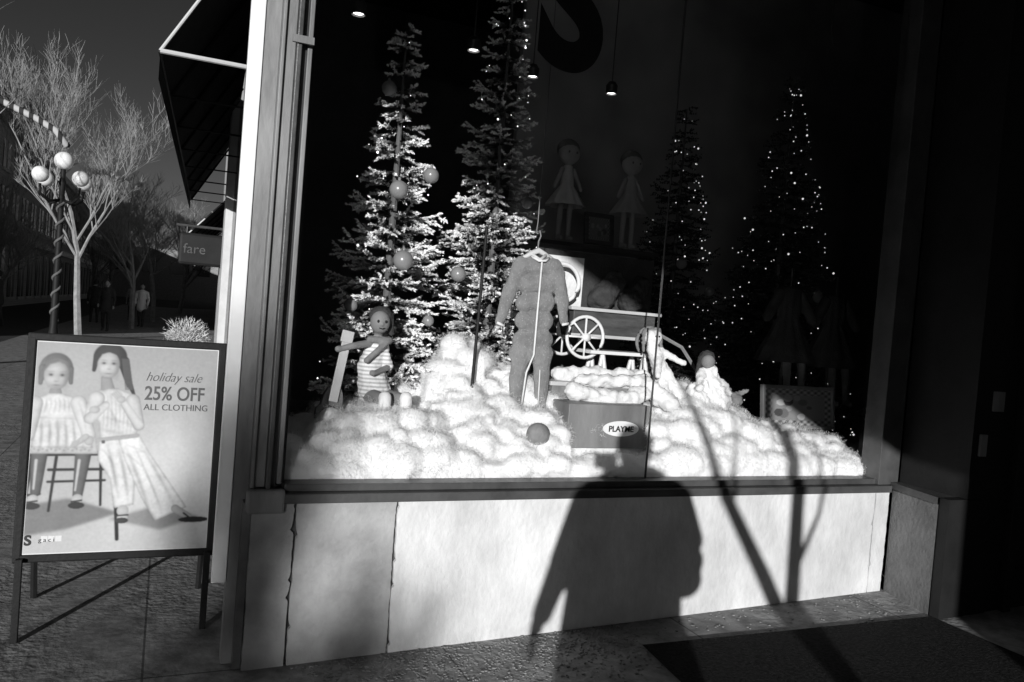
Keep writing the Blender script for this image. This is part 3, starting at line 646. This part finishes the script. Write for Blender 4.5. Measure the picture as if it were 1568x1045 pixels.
# ------------------------------------------------------------ romper on hanger
RO=empty("baby_romper",(0,.55,0))
parts=[]
for (x0,x1,z) in [(1.745,1.955,1.84),(1.745,1.955,1.74),(1.75,1.95,1.64),(1.75,1.95,1.54),(1.745,1.955,1.44),(1.735,1.965,1.36)]:
    parts.append(('c',(x0+.03,0,z),(x1-.03,0,z+.01),.05,.05))
parts+=[('c',(1.75,0,1.84),(1.69,0,1.70),.05,.042),('c',(1.69,0,1.70),(1.645,0,1.53),.042,.028),('c',(1.95,0,1.85),(2.005,0,1.71),.05,.042),('c',(2.005,0,1.71),(2.03,0,1.56),.042,.028),
 ('c',(1.785,0,1.38),(1.775,0,1.06),.058,.036),('c',(1.915,0,1.38),(1.93,0,1.06),.058,.036),('c',(1.775,0,1.06),(1.77,-.05,1.03),.036,.03),('c',(1.93,0,1.06),(1.93,-.05,1.03),.036,.03)]
o=blob("knit_body",parts,RO,M_ones,.007,3,.022,.07); o.scale=(1,.5,1)
b=MB()
b.tube([(1.852,-.036,1.87),(1.848,-.038,1.6),(1.846,-.040,1.36),(1.81,-.038,1.26),(1.80,-.033,1.08)],.0055,6)
b.tube([(1.80,-.02,1.89),(1.83,-.04,1.872),(1.87,-.04,1.875),(1.90,-.02,1.895)],.007,6)
b.tube([(1.622,-.02,1.52),(1.665,-.02,1.505)],.008,6); b.tube([(2.012,-.02,1.535),(2.052,-.02,1.545)],.008,6)
b.tube([(1.895,-.03,1.28),(1.90,-.033,1.08)],.0035,6)
b.obj("zip_and_trim",RO,M_white,True)
b=MB(); b.tube([(1.73,0,1.865),(1.80,0,1.91),(1.84,0,1.93),(1.88,0,1.915),(1.96,0,1.875)],[.01,.014,.018,.014,.01],8); b.tube([(1.80,-.01,1.905),(1.845,-.02,1.88),(1.885,-.01,1.91)],.009,8); b.obj("hanger_bar",RO,M_cream,True)
b=MB(); b.tube([(1.838,0,1.93),(1.838,0,1.98),(1.85,0,2.01),(1.84,0,2.04),(1.82,0,2.03),(1.825,0,2.08),(1.825,0,ZT)],[.005]*5+[.003,.0008],6); b.obj("hanger_hook",RO,M_frameL,True)
b=MB(); b.tube([(1.51,.5,2.02),(1.49,.5,.76)],.009,8); b.lathe([(.08,0),(.08,.01),(.01,.02)],(1.49,.5,.76),16); b.obj("display_stand",None,M_black)
# ------------------------------------------------------------ doll with guitar
DO=empty("doll",(0,.6,0))
blob("head",[('s',(1.0,-.02,1.475),(.052,.05,.06)),('s',(1.0,-.07,1.465),(.01,.012,.01)),('c',(1.0,0,1.38),(1.0,0,1.44),.02,.025)],DO,M_skind,.007)
blob("knit_hat",[('s',(1.01,.015,1.505),(.062,.055,.055)),('c',(1.05,.02,1.51),(1.075,.03,1.42),.03,.015)],DO,M_clothd,.007,2,.01,.02)
b=MB()
for ex_ in (.98,1.02): b.sphere((ex_,-.066,1.48),(.007,.005,.008),8,6)
b.tube([(.985,-.068,1.447),(1.0,-.071,1.443),(1.015,-.068,1.447)],.0025,5); b.obj("face_features",DO,M_black)
blob("striped_top",[('c',(1.0,0,1.36),(.97,0,1.25),.05,.06),('c',(.97,0,1.25),(1.0,-.01,1.12),.065,.085),('c',(1.03,0,1.36),(1.06,-.04,1.25),.026,.022)],DO,M_strdress,.008,3,.02,.03)
blob("arms",[('c',(.96,-.02,1.365),(.86,-.08,1.35),.022,.018),('c',(.86,-.08,1.35),(.79,-.08,1.33),.018,.014),('s',(.785,-.085,1.33),(.02,.015,.018)),('c',(1.06,-.04,1.25),(.97,-.10,1.22),.018,.014),('s',(.96,-.105,1.22),(.018,.014,.018))],DO,M_skind,.007)
blob("scarf",[('c',(.95,-.04,1.385),(1.05,-.04,1.385),.02,.02),('c',(1.04,-.05,1.38),(.93,-.085,1.28),.016,.016)],DO,M_clothm,.007,2)
blob("legs",[('c',(.97,-.04,1.10),(1.0,-.16,1.10),.04,.032),('c',(1.0,-.16,1.10),(1.01,-.17,.98),.032,.022),('c',(1.05,-.03,1.10),(1.10,-.14,1.10),.04,.032),('c',(1.10,-.14,1.10),(1.12,-.16,.98),.032,.022)],DO,M_clothm,.008)
blob("boots",[('c',(1.01,-.19,1.11),(1.01,-.21,1.0),.033,.03),('c',(1.01,-.21,1.0),(1.0,-.26,.99),.028,.022),('c',(1.12,-.18,1.11),(1.12,-.20,1.0),.033,.03),('c',(1.12,-.20,1.0),(1.13,-.25,.99),.028,.022)],DO,M_white,.008)
GT=empty("toy_guitar",(.75,.5,.95),0); GT.rotation_euler=(-.15,.18,0)
b=MB()
ol=[]
for i in range(40):
    t=2*math.pi*i/40; r=.075+.012*math.cos(2*t); x=r*math.sin(t)*(1.1 if math.cos(t)<0 else .85); z=r*1.5*math.cos(t)+.08; ol.append((x,z))
b.v=[(x,-.02,z) for x,z in ol]+[(x,.02,z) for x,z in ol]; b.f=[tuple(range(40)),tuple(range(79,39,-1))]+[(i,i+40,(i+1)%40+40,(i+1)%40) for i in range(40)]
b.obj("body",GT,M_clothm,bevel=.004)
b=MB(); b.box(-.022,.022,-.035,-.021,.12,.42); b.box(-.03,.03,-.035,-.02,.42,.48); b.obj("neck",GT,M_cream,bevel=.003)
b=MB(); b.lathe([(.001,0),(.022,0)],(0,0,0),16); o=b.obj("sound_hole",GT,M_black); o.rotation_euler=(math.pi/2,0,0); o.location=(0,-.023,.08)
# ------------------------------------------------------------ toy wagon and trestle
WG=empty("toy_wagon",(0,.95,0))
def wheel(par,c,r,mt):
    b=MB(); n=28
    ring=[(c[0]+r*math.cos(2*math.pi*i/n),c[1],c[2]+r*math.sin(2*math.pi*i/n)) for i in range(n+1)]
    b.tube(ring,.011,6,cap=False)
    for i in range(8):
        t=2*math.pi*i/8; b.tube([c,(c[0]+r*math.cos(t),c[1],c[2]+r*math.sin(t))],.007,5)
    b.tube([(c[0],c[1]-.03,c[2]),(c[0],c[1]+.03,c[2])],.025,10); return b.obj("wheel",par,mt,True)
wheel(WG,(2.34,-.10,1.47),.125,M_whitep); wheel(WG,(2.80,-.10,1.47),.09,M_clothm); wheel(WG,(2.34,.2,1.47),.125,M_whitep)
b=MB(); b.box(2.27,2.86,-.06,.16,1.47,1.63); b.obj("cart_body",WG,M_wood,bevel=.006)
b=MB(); b.box(2.24,2.89,-.085,.18,1.632,1.652); b.box(2.26,2.87,-.07,-.061,1.47,1.49); b.obj("cart_rim",WG,M_cream,bevel=.003)
b=MB(); b.tube([(2.86,0,1.55),(3.05,-.1,1.45),(3.15,-.15,1.3)],.012,6); b.obj("pull_handle",WG,M_clothm)
TT=empty("toy_trestle_table",(0,.9,0)); b=MB(); b.box(2.36,2.88,-.1,.12,1.375,1.395)
for xx in (2.46,2.76):
    for sx in (-.08,.08):
        for yy in (-.07,.07): b.tube([(xx,yy,1.38),(xx+sx,yy*1.4,.95)],.013,6)
    b.tube([(xx-.045,-.08,1.15),(xx+.045,-.08,1.15)],.01,5)
b.obj("trestle",TT,M_whitep)
HP=empty("toy_hoop",(2.29,1.12,1.80)); b=MB(); n=30; b.tube([(.12*math.cos(2*math.pi*i/n),0,.12*math.sin(2*math.pi*i/n)) for i in range(n+1)],.014,8,cap=False); b.obj("ring",HP,M_whitep,True)
DB=empty("display_board",(0,1.25,0)); b=MB(); b.box(2.17,3.05,0,.02,1.62,2.02); b.obj("panel",DB,M_clothd,bevel=.003)
b=MB(); b.box(2.22,2.5,-.012,-.002,1.66,1.98); b.obj("card",DB,M_white); b=MB(); b.box(2.2,2.24,.021,.05,.75,2.0); b.box(2.95,2.99,.021,.05,.75,2.0); b.obj("posts",DB,M_wood)
blob("hanging_bonnets",[('c',(2.62,-.06,1.72),(2.72,-.06,1.85),.09,.07),('c',(2.85,-.06,1.74),(2.93,-.05,1.84),.09,.06)],DB,M_clothd,.01,2,.05,.05)
BX=empty("toy_box",(0,.34,0)); b=MB(); b.box(2.0,2.51,0,.2,.88,1.12); b.obj("carton",BX,M_frameL,bevel=.004)
b=MB(); b.lathe([(.001,0),(.085,0),(.085,.002),(.001,.002)],(0,0,0),28); o=b.obj("label_oval",BX,M_whitep); o.rotation_euler=(math.pi/2,0,0); o.scale=(1.35,.5,1); o.location=(2.33,-.001,.99)
text("label_lettering","PLAYME",BX,M_black,(2.33,-.006,.974),.045,ext=.001,off=.001,align='CENTER')
BX2=empty("cardboard_box",(0,.6,0)); b=MB(); b.box(2.02,2.72,0,.25,.76,1.19); b.obj("carton",BX2,M_clothm,bevel=.005)
b=MB(); b.box(2.0,2.74,-.015,.265,1.19,1.215); b.obj("lid",BX2,M_cream,bevel=.004)
blob("folded_blanket",[('c',(2.1,.1,1.25),(2.65,.08,1.25),.045,.05),('c',(2.2,.0,1.23),(2.6,-.02,1.24),.035,.04),('c',(2.1,-.1,1.17),(2.4,-.12,1.13),.05,.05),('c',(2.4,-.12,1.13),(2.55,-.1,1.17),.05,.05),('c',(2.6,-.05,1.22),(2.72,-.15,1.12),.05,.06)],BX2,M_white,.012,3,.06,.06)
b=MB(); b.sphere((1.78,.24,.965),.062,20,14); b.obj("toy_ball",None,M_clothm,True)
RD=empty("rag_doll",(0,.66,0))
blob("soft_body",[('s',(2.70,0,1.50),(.055,.05,.055)),('c',(2.70,0,1.44),(2.78,-.02,1.28),.035,.06),('c',(2.78,-.02,1.28),(2.86,-.12,1.16),.045,.035),('c',(2.86,-.12,1.16),(2.92,-.14,1.04),.035,.028),
 ('c',(2.74,-.02,1.40),(2.68,-.12,1.28),.024,.02),('c',(2.76,0,1.42),(2.90,-.06,1.36),.024,.018),('c',(2.76,-.03,1.26),(2.74,-.14,1.12),.04,.03)],RD,M_white,.009,3,.025,.04)
b=MB(); b.sphere((2.69,-.048,1.51),.006,6,5); b.sphere((2.715,-.046,1.51),.006,6,5); b.obj("eyes",RD,M_black)
blob("yarn_hair",[('c',(2.66,.02,1.53),(2.74,.02,1.54),.025,.025),('c',(2.65,.02,1.53),(2.64,.0,1.42),.016,.01),('c',(2.755,.02,1.53),(2.77,.0,1.42),.016,.01)],RD,M_clothm,.007,1,.02,.015)
RD=empty("rag_doll",(0,.55,0))
blob("dress",[('c',(3.05,0,1.33),(3.10,-.02,1.14),.04,.10),('c',(3.0,0,1.32),(2.92,-.08,1.22),.024,.02),('c',(3.08,0,1.32),(3.17,-.06,1.20),.024,.02),('c',(2.95,-.02,1.18),(3.0,-.08,1.08),.06,.05)],RD,M_white,.009,3,.05,.04)
blob("head_and_legs",[('s',(3.03,-.01,1.38),(.045,.04,.045)),('c',(3.06,-.05,1.10),(3.04,-.16,1.00),.026,.02),('c',(3.14,-.05,1.10),(3.17,-.16,1.02),.026,.02)],RD,M_clothm,.008)
blob("hair",[('s',(3.04,.02,1.40),(.052,.045,.05)),('c',(3.0,.02,1.40),(2.98,.02,1.3),.02,.014),('c',(3.08,.02,1.40),(3.10,.02,1.3),.02,.014)],RD,M_clothd,.008,1,.02,.02)
SB=empty("stuffed_rabbit",(0,.60,-.07))
blob("plush",[('s',(3.30,0,1.10),(.075,.07,.09)),('s',(3.29,-.02,1.22),(.048,.05,.045)),('c',(3.27,0,1.25),(3.22,-.02,1.30),.018,.016),('c',(3.31,0,1.25),(3.37,-.02,1.28),.018,.016),('c',(3.26,-.05,1.04),(3.23,-.15,1.02),.032,.03),('c',(3.34,-.05,1.04),(3.37,-.15,1.02),.032,.03),('c',(3.24,-.03,1.15),(3.20,-.09,1.09),.022,.02),('c',(3.36,-.03,1.15),(3.40,-.09,1.09),.022,.02)],SB,M_clothm,.009,2,.03,.02)
# ------------------------------------------------------------ back shelf dolls
SHF=empty("display_shelf",(0,2.4,0)); b=MB(); b.box(2.55,3.75,-.14,.16,2.16,2.19); b.box(2.55,2.58,.1,.13,.75,2.159); b.box(3.72,3.75,.1,.13,.75,2.159); b.obj("board",SHF,M_wood)
M_pale=mat("pale_cloth",.45,.55,9,.85,.3,50)
def shelfdoll(x,y,z,mskirt):
    e=empty("cloth_doll",(x,y,z))
    blob("head",[('s',(0,0,.70),(.095,.07,.09)),('c',(0,0,.55),(0,0,.62),.02,.025)],e,M_pale,.01)
    b=MB(); b.lathe([(.035,.60),(.05,.50),(.055,.44),(.12,.34),(.155,.28)],(0,0,0),40,.14,11); b.obj("dress",e,mskirt,True)
    blob("limbs",[('c',(-.05,0,.57),(-.12,-.02,.42),.02,.016),('c',(.05,0,.57),(.12,-.02,.42),.02,.016),('c',(-.04,0,.36),(-.045,0,.05),.026,.02),('c',(.04,0,.36),(.045,0,.05),.026,.02),('c',(-.045,0,.02),(-.045,-.06,.02),.022,.018),('c',(.045,0,.02),(.045,-.06,.02),.022,.018)],e,M_pale,.008)
    b=MB(); b.sphere((0,.02,.735),(.098,.075,.085),14,10)
    for s in (-1,1): b.sphere((s*.035,-.07,.70),(.008,.006,.01),6,5)
    b.obj("hair_and_eyes",e,M_clothm,True)
shelfdoll(2.87,2.33,2.20,M_white); shelfdoll(3.46,2.33,2.20,M_pale)
def picture(name,x0,x1,y,z0,z1,seed,fr=M_wood,bw=.035,tilt=.12):
    e=empty(name,((x0+x1)/2,y,z0)); e.rotation_euler=(-tilt,0,0); w_=(x1-x0)/2; h_=z1-z0
    b=MB(); b.box(-w_,w_,-.02,.01,0,bw); b.box(-w_,w_,-.02,.01,h_-bw,h_); b.box(-w_,-w_+bw,-.021,.011,bw*.5,h_-bw*.5); b.box(w_-bw,w_,-.021,.011,bw*.5,h_-bw*.5); b.obj("frame",e,fr,bevel=.005)
    rs=np.random.RandomState(seed); n=80; y_,x_=np.mgrid[0:n,0:n]/(n-1.); v=.22+.18*np.sin(x_*60)*np.sin(y_*40)*((abs(x_-.5)>.38)|(abs(y_-.5)>.33))
    for _ in range(12):
        cx,cy,r_=rs.uniform(.2,.8),rs.uniform(.25,.75),rs.uniform(.03,.09); v=np.where(((x_-cx)**2*rs.uniform(.5,1.5)+((y_-cy)*.7)**2<r_*r_),rs.uniform(.05,.5),v)
    me=bpy.data.meshes.new("print"); co_=np.stack([((x_-.5)*2*(w_-bw*.8)).ravel(),np.full(n*n,-.005),(bw*.8+y_*(h_-1.6*bw)).ravel()],1)
    idx=np.arange(n*n).reshape(n,n); fc=np.stack([idx[:-1,:-1],idx[:-1,1:],idx[1:,1:],idx[1:,:-1]],-1).reshape(-1,4); npmesh(me,co_,fc)
    setcol(me,np.clip(v,.03,.8))
    obj("print",me,e,M_attr); return e
picture("framed_picture",3.62,4.25,.7,.96,1.25,5,M_frameL,.025); picture("framed_picture",3.05,3.32,2.3,2.20,2.46,6)
for (x,y,z,wid,mt) in [(3.95,.9,1.40,.24,M_clothd),(4.42,.95,1.38,.26,M_clothd)]:
    e=empty("child_dress",(x,y,z)); b=MB()
    b.lathe([(.03,.52),(.10,.50),(.10,.36),(.085,.30),(wid*.75,.12),(wid,.0),(wid*.95,.01)],(0,0,0),60,.13,10); o=b.obj("dress",e,mt,True); o.scale=(1,.5,1)
    blob("sleeves",[('c',(-.09,0,.47),(-.2,-.02,.30),.04,.035),('c',(.09,0,.47),(.2,-.02,.30),.04,.035)],e,mt,.01)
    b=MB(); b.tube([(0,0,.5),(0,0,.65)],.006,6); b.tube([(0,.02,.3),(0,.02,-.63)],.01,8); b.obj("stand",e,M_frame)
    blob("stockings",[('c',(.02,0,.05),(.03,-.02,-.24),.035,.022),('c',(.15,0,.05),(.16,-.02,-.24),.035,.022),('c',(.03,-.02,-.25),(.02,-.08,-.26),.024,.02),('c',(.16,-.02,-.25),(.15,-.08,-.26),.024,.02)],e,M_clothm,.009)
